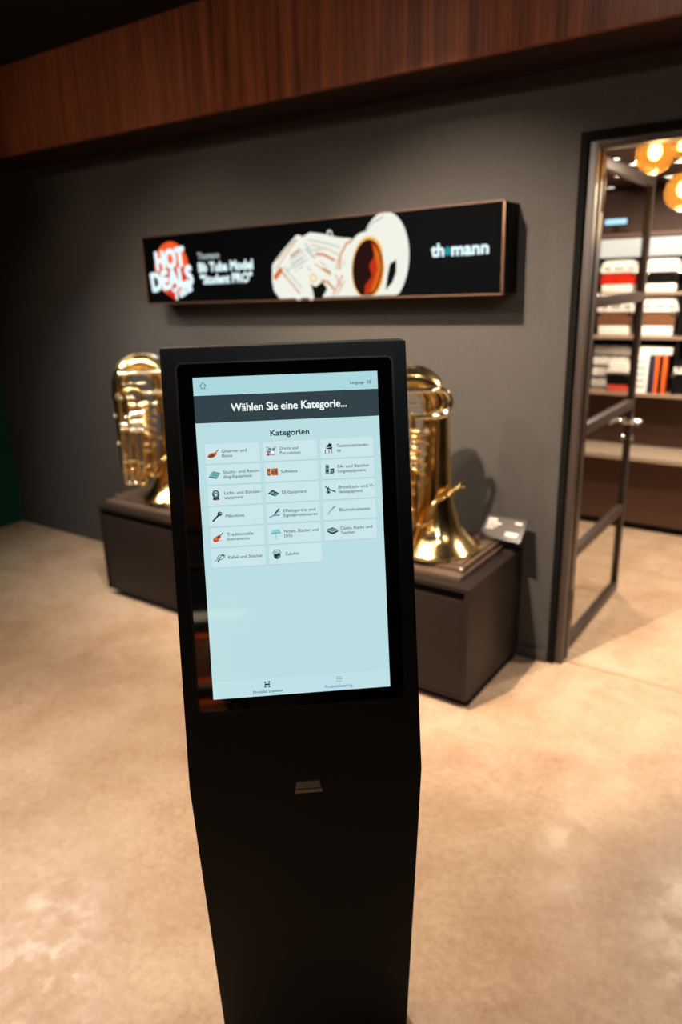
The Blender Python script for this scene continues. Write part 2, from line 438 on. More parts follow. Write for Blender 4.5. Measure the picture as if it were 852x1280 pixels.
# door frame (trim_2)
fr = empty('trim_2', (0, 0, 0), kind='structure')
for s, x in ((1, -1.034), (-1, 0.12)):
    bm = BM(); x2 = x + s*0.030
    box(bm, (min(x, x2), WY-0.006, 0), (max(x, x2), WY+WT, 2.372), 0.001)
    obj('black_reveal', bm, 'black_reveal', fr, smooth=False)
    bm = BM(); x3 = x + s*0.068
    box(bm, (min(x2, x3), WY+0.012, 0), (max(x2, x3), WY+0.05, 2.34), 0.002)
    obj('jamb', bm, 'door_paint', fr)
    bm = BM(); x4 = x3 - s*0.010
    box(bm, (min(x2, x4), WY+0.05, 0), (max(x2, x4), WY+0.078, 2.34), 0.001)
    obj('rebate', bm, 'black_reveal', fr)
    bm = BM()
    box(bm, (min(x2, x3), WY+0.078, 0), (max(x2, x3), WY+WT-0.005, 2.34), 0.002)
    obj('jamb', bm, 'door_paint', fr)
boxobj('black_reveal', (-1.004, WY-0.006, 2.342), (0.09, WY+WT, 2.372), 'black_reveal', fr, bev=0.001)
boxobj('head', (-0.966, WY+0.012, 2.312), (0.052, WY+WT-0.005, 2.342), 'door_paint', fr)
boxobj('trim_3', (-0.966, WY+0.05, 0), (0.052, WY+0.068, 0.004), 'threshold_metal', kind='structure', bev=0.001)
# open glazed door leaf, standing square to the wall (door_1)
LX, LW, LT = -0.998, 0.945, 0.038
LY0 = WY+WT+0.006
dr = empty('door_1', (LX, LY0, 0), kind='structure')
x0, x1 = -LT/2, LT/2
boxobj('hinge_stile', (x0, 0, 0.012), (x1, 0.062, 2.302), 'door_paint', dr)
boxobj('lock_stile', (x0, LW-0.034, 0.012), (x1, LW, 2.302), 'door_paint', dr)
for z0, z1, n in ((0.012, 0.062, 'bottom_rail'), (2.255, 2.302, 'top_rail'), (0.505, 0.555, 'glazing_bar'), (1.115, 1.165, 'glazing_bar'), (1.69, 1.74, 'glazing_bar')):
    boxobj(n, (x0, 0.062, z0), (x1, LW-0.034, z1), 'door_paint', dr)
for z0, z1 in ((0.062, 0.505), (0.555, 1.115), (1.165, 1.69), (1.74, 2.255)):
    boxobj('pane', (-0.004, 0.062, z0), (0.004, LW-0.034, z1), 'door_glass', dr, bev=0)
hd = obj('handle', lathe(BM(), [(0.02, -0.031), (0.022, -0.026), (0.022, 0.026), (0.02, 0.031)], 20, (0, LW-0.018, 1.04), 'X'), 'chrome', dr)
for s in (-1, 1):
    bm = BM()
    tube(bm, fillet([(s*0.02, LW-0.018, 1.04), (s*0.075, LW-0.018, 1.04), (s*0.075, LW-0.15, 1.04)], 0.014, 6), 0.009, 12)
    obj('lever', bm, 'chrome', hd)
obj('lock_cylinder', lathe(BM(), [(0.012, -0.033), (0.015, -0.03), (0.015, 0.03), (0.012, 0.033)], 16, (0, LW-0.018, 0.945), 'X'), 'chrome', dr)
for z in (0.2, 1.1, 2.08):
    obj('hinge', lathe(BM(), [(0.007, z), (0.009, z+0.004), (0.009, z+0.146), (0.007, z+0.15)], 12, (0.03, -0.004, 0)), 'bronze_trim', dr)

# ------------------------------------------------------------------ kiosk
KC = Vector((-0.80734, 0.98809, 0)); KYAW, KT, KZ = 0.706676, R(12.146), 1.37507
kk = thing('information_kiosk', 'tall black bent information kiosk with upright touchscreen listing categories', 'kiosk', KC, KYAW)
ct, st = math.cos(KT), math.sin(KT)
def KP(off):
    return lambda a, b: Vector((a/1000, b/1000*st - off/1000*ct, KZ + b/1000*ct + off/1000*st))
yb, zb = -0.4695*st, KZ-0.4695*ct
yt, zt = 0.3525*st, KZ+0.3525*ct
low = math.tan(R(10.0))
KB = 0.006
yf0 = yb + (zb-KB)*low
prof = [(yf0, KB), (yb, zb), (yt, zt), (yt+0.058, zt), (yb+0.075, zb+0.008), (yf0+0.085, KB)]
obj('housing', prism(BM(), prof, -0.2235, 0.2235, lambda p, h: Vector((h, p[0], p[1])), bev=0.0016), 'kiosk_black', kk)
boxobj('base_plate', (-0.2235, yf0-0.005, 0), (0.2235, yf0+0.34, KB), 'kiosk_black', kk)
def kplate(name, outline, o0, o1, m, parent, bev=0):
    bm = BM()
    return obj(name, prism(bm, outline, o0, o1, lambda p, h: KP(h)(*p), bev=bev), m, parent)
kplate('glass_seal', rrect(-199, -327, 199, 327, 13), -1.5, 0.25, 'kiosk_gap', kk)
gp = kplate('glass_front', rrect(-195, -322.5, 195, 323.5, 10.5), -1.5, 0.9, 'black_glass', kk, bev=0.0004)
scr = kplate('screen', [(-168, -299), (168, -299), (168, 299), (-168, 299)], 0.5, 1.15, 'lcd_base', kk)
def flat(name, fn, mats, parent, off):
    bm = BM(); fn(bm, KP(off))
    bmesh.ops.recalc_face_normals(bm, faces=bm.faces)
    return obj(name, bm, mats, parent, smooth=False)
flat('status_bar', lambda b, P: poly(b, [(-168, 268), (168, 266), (168, 299), (-168, 299)], P), 'lcd_top', scr, 1.25)
flat('header_band', lambda b, P: poly(b, [(-168, 217), (168, 217), (168, 266.5), (-168, 266.5)], P), 'lcd_band', scr, 1.3)
flat('navigation_bar', lambda b, P: poly(b, [(-168, -299), (168, -299), (168, -266), (-168, -266)], P), 'lcd_nav', scr, 1.25)
flat('header_text', lambda b, P: text(b, 'Wählen Sie eine Kategorie...', 3, 236.5, 13.6, P, 211, 0.024, 0, 'CENTER'), 'lcd_white', scr, 1.45)
flat('title_text', lambda b, P: text(b, 'Kategorien', 1.5, 189, 10.3, P, 71, 0.022, 0, 'CENTER'), 'lcd_ink', scr, 1.45)
def language(b, P):
    text(b, 'Language', 117, 277, 5.2, P, 26, 0.012); text(b, 'DE', 148, 277, 5.0, P, 8, 0.02)
flat('language_text', language, 'lcd_text', scr, 1.45)
def home(b, P):
    stroke(b, [(-156, 284), (-150.5, 290), (-145, 284), (-147, 284), (-147, 279), (-154, 279), (-154, 284)], 1.0, P, close=True)
flat('home_icon', home, 'lcd_text', scr, 1.45)
def scan_icon(b, P):
    for sx in (-1, 1):
        for sy in (-1, 1):
            stroke(b, [(-66+sx*2, -277+sy*5), (-66+sx*5, -277+sy*5), (-66+sx*3.2, -277+sy*2)], 1.5, P)
    stroke(b, [(-70, -277), (-62, -277)], 2.6, P)
flat('scan_icon', scan_icon, 'lcd_ink', scr, 1.45)
flat('scan_text', lambda b, P: text(b, 'Produkt scannen', -65.5, -293, 5.4, P, 55, 0.008, 0, 'CENTER'), 'lcd_text', scr, 1.45)
def cat_icon(b, P):
    for k in (-4, 0, 4):
        stroke(b, [(66, -277+k), (68, -277+k)], 1.4, P); stroke(b, [(70.5, -277+k*1.15), (75, -277+k*0.8)], 1.0, P)
flat('catalogue_icon', cat_icon, 'lcd_grey', scr, 1.45)
def cat_text(b, P):
    text(b, 'Produktkatalog', 69, -293, 5.4, P, 53, 0.008, 0, 'CENTER')
    stroke(b, [(38, -297.4), (98, -297.4)], 0.9, P, 1)
flat('catalogue_text', cat_text, ['lcd_violet', 'lcd_lilac'], scr, 1.45)
ICM = ['lcd_ink', 'lcd_orange', 'lcd_red', 'lcd_brown', 'lcd_teal', 'lcd_pale', 'lcd_grey', 'lcd_white']
def ic_guitar(b, P, S, q):
    poly(b, circ(*S(-3, -3), 7, 4.6, rot=0.3), P, 1); poly(b, circ(*S(2, -1), 4.5, 3.2, rot=0.3), P, 1); q(1)
    poly(b, circ(*S(-4, -4), 6.8, 2.6, rot=0.15), P, 3); stroke(b, [S(3, 1), S(10, 7)], 1.6, P, 3)
    q(2); poly(b, circ(*S(-1, -2), 1.6), P, 0)
def ic_drums(b, P, S, q):
    poly(b, circ(*S(2, -3), 5.2), P, 0); q(1); poly(b, circ(*S(2, -3), 4), P, 7); q(2)
    for x, y in ((-6, -1), (-3, 4), (5, 4)): poly(b, circ(*S(x, y), 3.2, 2.4), P, 6)
    q(3); stroke(b, [S(-8, 6), S(-8, -8)], .9, P, 0); stroke(b, [S(-10, 7), S(-4, 8)], .9, P, 3); stroke(b, [S(6, 8), S(10, 7)], .9, P, 3)
    poly(b, circ(*S(-6, -6), 3, 2.4), P, 2)
def ic_piano(b, P, S, q):
    poly(b, [S(-8, -1), S(6, -3), S(8, 3), S(-2, 1)], P, 0); poly(b, [S(-5, 2), S(2, 10), S(7, 8), S(6, 3)], P, 0)
    for x in (-6, 1, 6): stroke(b, [S(x, -2), S(x, -9)], 1.3, P, 0)
    q(1); poly(b, [S(-9, -1.5), S(5, -3.6), S(5, -2.2), S(-9, 0)], P, 7)
def ic_mixer(b, P, S, q):
    poly(b, [S(-11, -4), S(4, -7), S(11, 3), S(-3, 7)], P, 4); q(1)
    for k in range(4):
        stroke(b, [S(-8+k*3.6, -3.6-k*.7), S(-1.6+k*3.2, 5-k*.9)], .9, P, 5)
    stroke(b, [S(-11, -4), S(4, -7)], 1.4, P, 0)
def ic_software(b, P, S, q):
    for k, m in enumerate((3, 1, 2)):
        poly(b, [S(-10+k*7, -6), S(-4+k*7, -7), S(-4+k*7, 7), S(-10+k*7, 6)], P, m)
    q(1)
    for k in range(3): poly(b, [S(-9+k*7, -3), S(-5+k*7, -3), S(-5+k*7, 2), S(-9+k*7, 2)], P, (1, 3, 3)[k])
    q(2); stroke(b, [S(3, -6.5), S(3, 6.5)], 1.2, P, 0)
def ic_pa(b, P, S, q):
    poly(b, [S(-8, -7), S(-1, -8), S(0, 8), S(-7, 9)], P, 6); poly(b, [S(1, -9), S(9, -7), S(9, 1), S(2, 1)], P, 0); q(1)
    poly(b, circ(*S(-4, -3), 2.6), P, 0); poly(b, circ(*S(-4, 4), 1.8), P, 0); poly(b, circ(*S(5, -4), 2.6), P, 6)
    stroke(b, [S(-8, -8), S(8, -9)], 1.3, P, 4)
def ic_light(b, P, S, q):
    stroke(b, circ(*S(0, 3), 5.4, 6.5, 16), 2.2, P, 0, True); poly(b, [S(-6, -8), S(6, -8), S(5, -3), S(-5, -3)], P, 0); q(1)
    poly(b, circ(*S(0, 2), 4.2, 5), P, 6); q(2); poly(b, circ(*S(0, 2), 1.8), P, 7); poly(b, [S(-2, -9), S(6, -7), S(5, -5), S(-2, -6)], P, 3)
def ic_dj(b, P, S, q):
    poly(b, [S(-11, -1), S(2, -7), S(11, -2), S(-2, 6)], P, 0); q(1)
    poly(b, circ(*S(-4, 0), 3.4, 2.4), P, 4); poly(b, circ(*S(5, -3), 3.4, 2.4), P, 4); q(2); stroke(b, [S(-1, 3), S(1, -5)], 1, P, 5)
def ic_camera(b, P, S, q):
    stroke(b, [S(-9, 6), S(0, 0), S(9, -3)], 2.0, P, 0); poly(b, circ(*S(-4, -4), 4.2, 3.4), P, 6); stroke(b, [S(-3, 5), S(-5, 0)], 2, P, 0); q(1)
    poly(b, circ(*S(-4, -4), 1.8), P, 0); stroke(b, [S(3, -2), S(10, -5)], 1.6, P, 4)
def ic_mic(b, P, S, q):
    stroke(b, [S(-8, -8), S(3, 3)], 3.0, P, 0); poly(b, circ(*S(5, 5), 4.2), P, 0); q(1); poly(b, circ(*S(6, 6), 2.2), P, 6)
def ic_effect(b, P, S, q):
    stroke(b, [S(-10, -7), S(-2, -3), S(8, -4)], 2.4, P, 4); stroke(b, [S(-8, -5), S(0, -5)], 1.4, P, 5); q(1)
    stroke(b, [S(0, -1), S(8, 8)], 2.6, P, 0); stroke(b, [S(4, 2), S(10, 4)], 1, P, 6)
def ic_sax(b, P, S, q):
    stroke(b, [S(8, 8), S(1, 2), S(-6, -6)], 2.2, P, 6); q(1); stroke(b, [S(6, 5), S(-4, -4)], 1.4, P, 5); stroke(b, [S(-7, -8), S(-4, -2)], 2, P, 5)
def ic_violin(b, P, S, q):
    poly(b, circ(*S(-5, -4), 5.6, 4.4, rot=0.6), P, 2); poly(b, circ(*S(0, 0), 4.4, 3.6, rot=0.6), P, 2); q(1)
    poly(b, circ(*S(-4, -3), 3.2, 2.2, rot=0.6), P, 1); stroke(b, [S(-3, -2), S(9, 8)], 1.5, P, 0); stroke(b, [S(-8, -8), S(4, -6)], 1.0, P, 3)
def ic_stand(b, P, S, q):
    poly(b, [S(-10, -1), S(10, 1), S(7, 9), S(-6, 8)], P, 5); stroke(b, [S(0, 0), S(1, -10)], 1.6, P, 5); q(1); stroke(b, [S(-9, 1), S(9, 2)], 1, P, 4)
def ic_case(b, P, S, q):
    poly(b, [S(-10, 3), S(0, -2), S(11, 2), S(1, 7)], P, 6); poly(b, [S(-10, -1), S(0, -7), S(11, -2), S(11, 1), S(0, -3), S(-10, 2)], P, 0); q(1)
    stroke(b, [S(-9, 3), S(1, 6)], 1.4, P, 0)
def ic_cable(b, P, S, q):
    stroke(b, [S(-10, -6), S(-2, -1), S(6, 5), S(9, 1), S(2, -4), S(-5, 0), S(-1, 5), S(7, 6)], 1.5, P, 4); q(1); stroke(b, [S(-4, -7), S(-1, -3)], 2.2, P, 0); stroke(b, [S(4, 5), S(9, 4)], 2, P, 0)
def ic_phones(b, P, S, q):
    stroke(b, [(x, y) for x, y in circ(*S(0, 2), 7, 7, 18)][0:10], 1.6, P, 6); poly(b, circ(*S(0, -2), 6.4, 6.6), P, 0); q(1)
    poly(b, circ(*S(-1, 4), 4.4, 3), P, 5); poly(b, circ(*S(3, -5), 2.4, 2.8), P, 6)
CARDS = [('Gitarren und', 'Bässe', ic_guitar), ('Drums und', 'Percussion', ic_drums), ('Tasteninstrumen-', 'te', ic_piano),
         ('Studio- und Recor-', 'ding-Equipment', ic_mixer), ('Software', '', ic_software), ('PA- und Beschal-', 'lungsequipment', ic_pa),
         ('Licht- und Bühnen-', 'equipment', ic_light), ('DJ-Equipment', '', ic_dj), ('Broadcast- und Vi-', 'deoequipment', ic_camera),
         ('Mikrofone', '', ic_mic), ('Effektgeräte und', 'Signalprozessoren', ic_effect), ('Blasinstrumente', '', ic_sax),
         ('Traditionelle', 'Instrumente', ic_violin), ('Noten, Bücher und', 'DVDs', ic_stand), ('Cases, Racks und', 'Taschen', ic_case),
         ('Kabel und Stecker', '', ic_cable), ('Zubehör', '', ic_phones)]
for i, (l1, l2, icon) in enumerate(CARDS):
    cx = (-105, 0.5, 105.5)[i % 3]; cy = 161 - 38.4*(i//3)
    flat('category_card', lambda b, P: (poly(b, rrect(cx-50.2, cy-19.2, cx+50.2, cy+18.4, 2), P, 1),), ['lcd_card', 'lcd_edge'], scr, 1.25)
    o = flat('category_card', lambda b, P: (poly(b, rrect(cx-49.6, cy-17.9, cx+49.6, cy+17.9, 2), P, 0),), ['lcd_card', 'lcd_edge'], scr, 1.32)
    o.name = 'card_face'
    def tx(b, P):
        if l2:
            text(b, l1, cx-19, cy+1.5, 5.6, P, len(l1)*3.75, 0.009); text(b, l2, cx-19, cy-7.0, 5.6, P, len(l2)*3.75, 0.009)
        else:
            text(b, l1, cx-19, cy-2.5, 5.6, P, len(l1)*3.75, 0.009)
    flat('category_text', tx, 'lcd_text', scr, 1.5)
    bm = BM(); lev = [0]; sc = 0.98
    S = lambda x, y: (cx-34.5 + x*sc, cy + y*sc)
    P = lambda a, b: KP(1.45 + 0.06*lev[0])(a, b)
    icon(bm, P, S, lambda k: lev.__setitem__(0, k))
    bmesh.ops.recalc_face_normals(bm, faces=bm.faces)
    obj('category_icon', bm, ICM, scr, smooth=False)
# scanner hood just under the bend
lp = lambda a, d, off: Vector((a/1000, yb + d/1000*math.sin(R(10)) - off/1000*math.cos(R(10)), zb - d/1000*math.cos(R(10)) - off/1000*math.sin(R(10))))
sw = obj('scanner_window', prism(BM(), [(-21, 4), (23, 4), (29, 37), (-26, 37)], -2, 0.6, lambda p, h: lp(p[0], p[1], h)), 'kiosk_gap', kk)
obj('scanner_lip', prism(BM(), [(-25, 27), (28, 27), (29, 36), (-26, 36)], 0, 1.6, lambda p, h: lp(p[0], p[1], h), bev=0.0004), 'scanner_grey', sw)
obj('scanner_pane', prism(BM(), [(-20, 6), (22, 6), (26, 24), (-23.5, 24)], 0, 1.0, lambda p, h: lp(p[0], p[1], h)), 'black_glass', sw)

# ------------------------------------------------------------------ long wall sign
SBL = Vector((-3.518, 3.03, 1.734)); SL, SH, SD = 2.246, 0.375, 0.163
sg = thing('wall_sign', 'long black illuminated advertising sign with tuba picture above the cabinet', 'sign', SBL)
sg.rotation_euler = (0, R(-0.64), 0)
boxobj('sign_box', (0.004, 0.006, 0.004), (SL-0.004, SD, SH-0.004), 'sign_black', sg, bev=0.003)
fm = BM()
for a, b in (((0, 0, 0), (SL, 0.012, 0.006)), ((0, 0, SH-0.004), (SL, 0.012, SH)), ((0, 0, 0.008), (0.010, 0.012, SH-0.006)), ((SL-0.010, 0, 0.008), (SL, 0.012, SH-0.006))):
    box(fm, a, b, 0.001)
obj('sign_frame', fm, 'bronze_trim', sg)
ds = boxobj('sign_display', (0.010, 0.003, 0.008), (SL-0.010, 0.007, SH-0.006), 'sign_screen', sg, bev=0)
def SP(lv): return lambda u, v: Vector((u, 0.0028-0.0003*lv, v))
def sflat(name, fn, mats):
    bm = BM(); fn(bm); bmesh.ops.recalc_face_normals(bm, faces=bm.faces)
    return obj(name, bm, mats, ds, smooth=False)
def hot(b):
    poly(b, circ(0.236, 0.19, 0.140, 0.148, 32), SP(1), 0)
    poly(b, [(0.11, 0.13), (0.235, 0.02), (0.36, 0.13), (0.376, 0.2), (0.1, 0.2)], SP(1.5), 1)
    text(b, 'HOT', 0.116, 0.190, 0.094, SP(3), 0.232, 0.058, 2, rot=0.075)
    text(b, 'DEALS', 0.064, 0.074, 0.094, SP(3), 0.335, 0.058, 2, rot=0.10)
    text(b, 'Tuba', 0.247, 0.020, 0.058, SP(3.5), 0.150, 0.05, 2, rot=0.36, shear=0.25)
sflat('deal_badge', hot, ['led_orange', 'led_redder', 'led_white'])
def words(b):
    text(b, 'Thomann', 0.449, 0.232, 0.032, SP(2), 0.164, 0.03, 1)
    text(b, 'Bb Tuba Model', 0.450, 0.166, 0.046, SP(2), 0.398, 0.045, 0)
    text(b, '"Student PRO"', 0.458, 0.102, 0.046, SP(2), 0.380, 0.045, 0)
sflat('sign_wording', words, ['led_white', 'led_shade'])
def logo(b):
    text(b, 'th', 1.904, 0.171, 0.050, SP(2), 0.060, 0.045, 0)
    poly(b, circ(1.984, 0.190, 0.014, 0.019, 16), SP(2), 1)
    text(b, 'mann', 2.004, 0.171, 0.050, SP(2), 0.170, 0.045, 0)
sflat('sign_logo', logo, ['led_white', 'led_teal'])
def pic(b):
    C_, T_, A_, F_, E_, K_, S_, Y_ = range(8)
    # tubing body
    poly(b, [(0.975, 0.10), (0.982, 0.178), (1.053, 0.241), (1.147, 0.310), (1.165, 0.312), (1.185, 0.30), (1.233, 0.318), (1.30, 0.308), (1.408, 0.283), (1.47, 0.276), (1.52, 0.25), (1.49, 0.012), (1.02, 0.012), (0.985, 0.05)], SP(1), C_)
    for pts, w, m in (([(1.00, 0.118), (1.038, 0.152)], 0.026, A_), ([(1.035, 0.15), (1.15, 0.035)], 0.010, T_), ([(1.06, 0.165), (1.165, 0.06)], 0.005, S_), ([(1.00, 0.155), (1.035, 0.185), (1.15, 0.29)], 0.005, T_), ([(1.02, 0.20), (1.06, 0.235), (1.14, 0.29)], 0.006, T_),
                      ([(1.11, 0.215), (1.165, 0.242)], 0.012, T_), ([(1.10, 0.195), (1.19, 0.235)], 0.006, S_), ([(1.105, 0.175), (1.20, 0.215)], 0.005, S_), ([(1.12, 0.155), (1.21, 0.195)], 0.006, S_), ([(1.13, 0.14), (1.215, 0.175)], 0.004, T_),
                      ([(1.265, 0.216), (1.311, 0.212), (1.375, 0.182)], 0.011, A_), ([(1.305, 0.145), (1.345, 0.128)], 0.014, T_), ([(1.22, 0.285), (1.33, 0.262), (1.41, 0.24)], 0.005, S_), ([(1.20, 0.27), (1.24, 0.235), (1.30, 0.235)], 0.006, S_), ([(1.24, 0.26), (1.34, 0.235), (1.40, 0.205)], 0.004, T_),
                      ([(1.07, 0.14), (1.17, 0.20), (1.23, 0.14)], 0.005, S_), ([(1.405, 0.14), (1.412, 0.205), (1.45, 0.255), (1.495, 0.268)], 0.009, A_), ([(1.435, 0.10), (1.432, 0.17), (1.46, 0.215)], 0.007, S_), ([(1.41, 0.06), (1.375, 0.12), (1.40, 0.19)], 0.006, T_),
                      ([(1.295, 0.09), (1.33, 0.083), (1.365, 0.05)], 0.012, T_), ([(1.27, 0.19), (1.37, 0.13)], 0.005, T_), ([(1.25, 0.175), (1.35, 0.115)], 0.005, T_), ([(1.42, 0.11), (1.36, 0.02)], 0.007, A_), ([(1.44, 0.10), (1.385, 0.02)], 0.005, T_), ([(1.205, 0.245), (1.255, 0.20)], 0.010, S_)):
        stroke(b, pts, w, SP(2), m)
    poly(b, [(1.185, 0.10), (1.225, 0.075), (1.255, 0.063), (1.298, 0.085), (1.327, 0.052), (1.295, 0.012), (1.235, 0.012), (1.20, 0.055)], SP(2.5), K_)
    for pts, w in (([(1.225, 0.12), (1.245, 0.085), (1.285, 0.105)], 0.02), ([(1.06, 0.10), (1.145, 0.012)], 0.032), ([(1.155, 0.135), (1.215, 0.055), (1.225, 0.012)], 0.034), ([(1.19, 0.17), (1.30, 0.19), (1.39, 0.12)], 0.022)):
        stroke(b, pts, w, SP(3), C_)
    poly(b, circ(1.243, 0.105, 0.022), SP(3.5), Y_); poly(b, circ(1.243, 0.105, 0.014), SP(4), C_)
    stroke(b, circ(1.352, 0.302, 0.014, 0.016, 12), 0.007, SP(3), C_, True)
    # bell: the flared mouth seen half from the side
    pts = [(x, max(y, 0.012)) for x, y in circ(1.655, 0.172, 0.135, 0.205, 40, -0.10)]
    poly(b, pts, SP(3.2), C_)
    pts = [(x, max(y, 0.012)) for x, y in circ(1.545, 0.135, 0.115, 0.165, 36, -0.12)]
    poly(b, pts, SP(4), C_)
    pts = [(x, max(y, 0.014)) for x, y in circ(1.568, 0.137, 0.094, 0.142, 36, -0.12)]
    poly(b, pts, SP(4.4), Y_)
    pts = [(x, max(y, 0.014)) for x, y in circ(1.565, 0.135, 0.085, 0.130, 36, -0.12)]
    poly(b, pts, SP(4.8), E_)
    poly(b, [(1.590, 0.255), (1.628, 0.225), (1.648, 0.16), (1.635, 0.08), (1.60, 0.03), (1.545, 0.014), (1.55, 0.06), (1.59, 0.10), (1.575, 0.15), (1.605, 0.19)], SP(5.2), F_)
    poly(b, [(1.600, 0.240), (1.632, 0.20), (1.642, 0.13), (1.61, 0.05), (1.575, 0.02), (1.60, 0.08), (1.622, 0.13), (1.608, 0.19)], SP(5.6), A_)
    poly(b, [(1.722, 0.168), (1.722, 0.115), (1.702, 0.07), (1.664, 0.035), (1.672, 0.09), (1.688, 0.15)], SP(4.2), K_)
    stroke(b, [(1.656, 0.21), (1.668, 0.13), (1.645, 0.03)], 0.014, SP(5), C_)
    stroke(b, [(1.655, 0.355), (1.60, 0.335), (1.55, 0.29)], 0.006, SP(3.6), S_)
sflat('tuba_picture', pic, ['led_cream', 'led_tan', 'led_amber', 'led_flame', 'led_ember', 'led_black', 'led_shade', 'led_yellow'])

# ------------------------------------------------------------------ display cabinet under the sign
CX0, CX1, CY0, CY1, CH = -3.62, -1.18, 2.575, 3.175, 0.585
cb = thing('display_cabinet', 'long low dark brown cabinet with four doors carrying the two tubas', 'cabinet', ((CX0+CX1)/2, (CY0+CY1)/2, 0))
hx, hy = (CX1-CX0)/2, (CY1-CY0)/2
boxobj('plinth', (-hx+0.06, -hy+0.05, 0), (hx-0.01, hy-0.02, 0.05), 'cabinet_shadow', cb)
boxobj('carcass', (-hx+0.02, -hy+0.03, 0.05), (hx-0.02, hy, CH-0.02), 'cabinet_shadow', cb)
boxobj('top', (-hx, -hy, CH-0.02), (hx, hy, CH), 'dark_cabinet', cb)
for x in (-hx, hx-0.02):
    boxobj('side_panel', (x, -hy, 0.05), (x+0.02, hy, CH-0.02), 'dark_cabinet', cb, bev=0.001)
dw = (2*hx-0.04)/4
for k in range(4):
    xx = -hx+0.02 + k*dw
    boxobj('door', (xx+0.002, -hy+0.004, 0.066), (xx+dw-0.002, -hy+0.024, CH-0.062), 'dark_cabinet', cb, bev=0.0015)
boxobj('bottom_rail', (-hx+0.02, -hy+0.002, 0.05), (hx-0.02, -hy+0.024, 0.063), 'dark_cabinet', cb, bev=0.001)

# ------------------------------------------------------------------ tuba display trays and tubas
TY = 2.86; TZ = CH+0.055
def tray(tx, label):
    t = thing('display_tray', label, 'stand', (tx, TY, CH), 0, 'trays under the tubas')
    boxobj('tray_base', (-0.385, -0.235, 0), (0.238, 0.300, 0.024), 'tray_brown', t, bev=0.003)
    boxobj('tray_board', (-0.33, -0.150, 0.024), (0.205, 0.285, 0.052), 'tray_brown', t, bev=0.003)
    for x in (-0.345, 0.217):
        bm = BM(); box(bm, (x-0.008, -0.160, 0.030), (x+0.008, 0.285, 0.048), 0.003); obj('side_rail', bm, 'tray_rail', t)
    bm = BM(); box(bm, (-0.35, -0.178, 0.026), (0.225, -0.158, 0.044), 0.003); obj('front_rail', bm, 'tray_rail', t)
    for x in (-0.352, -0.075, -0.035, 0.222):
        bm = BM(); lathe(bm, [(0.0085, -0.014), (0.0095, -0.008), (0.0095, 0.008), (0.0085, 0.014)], 12, (x, -0.182, 0.046), 'Y'); obj('rail_knob', bm, 'chrome', t)
    return t
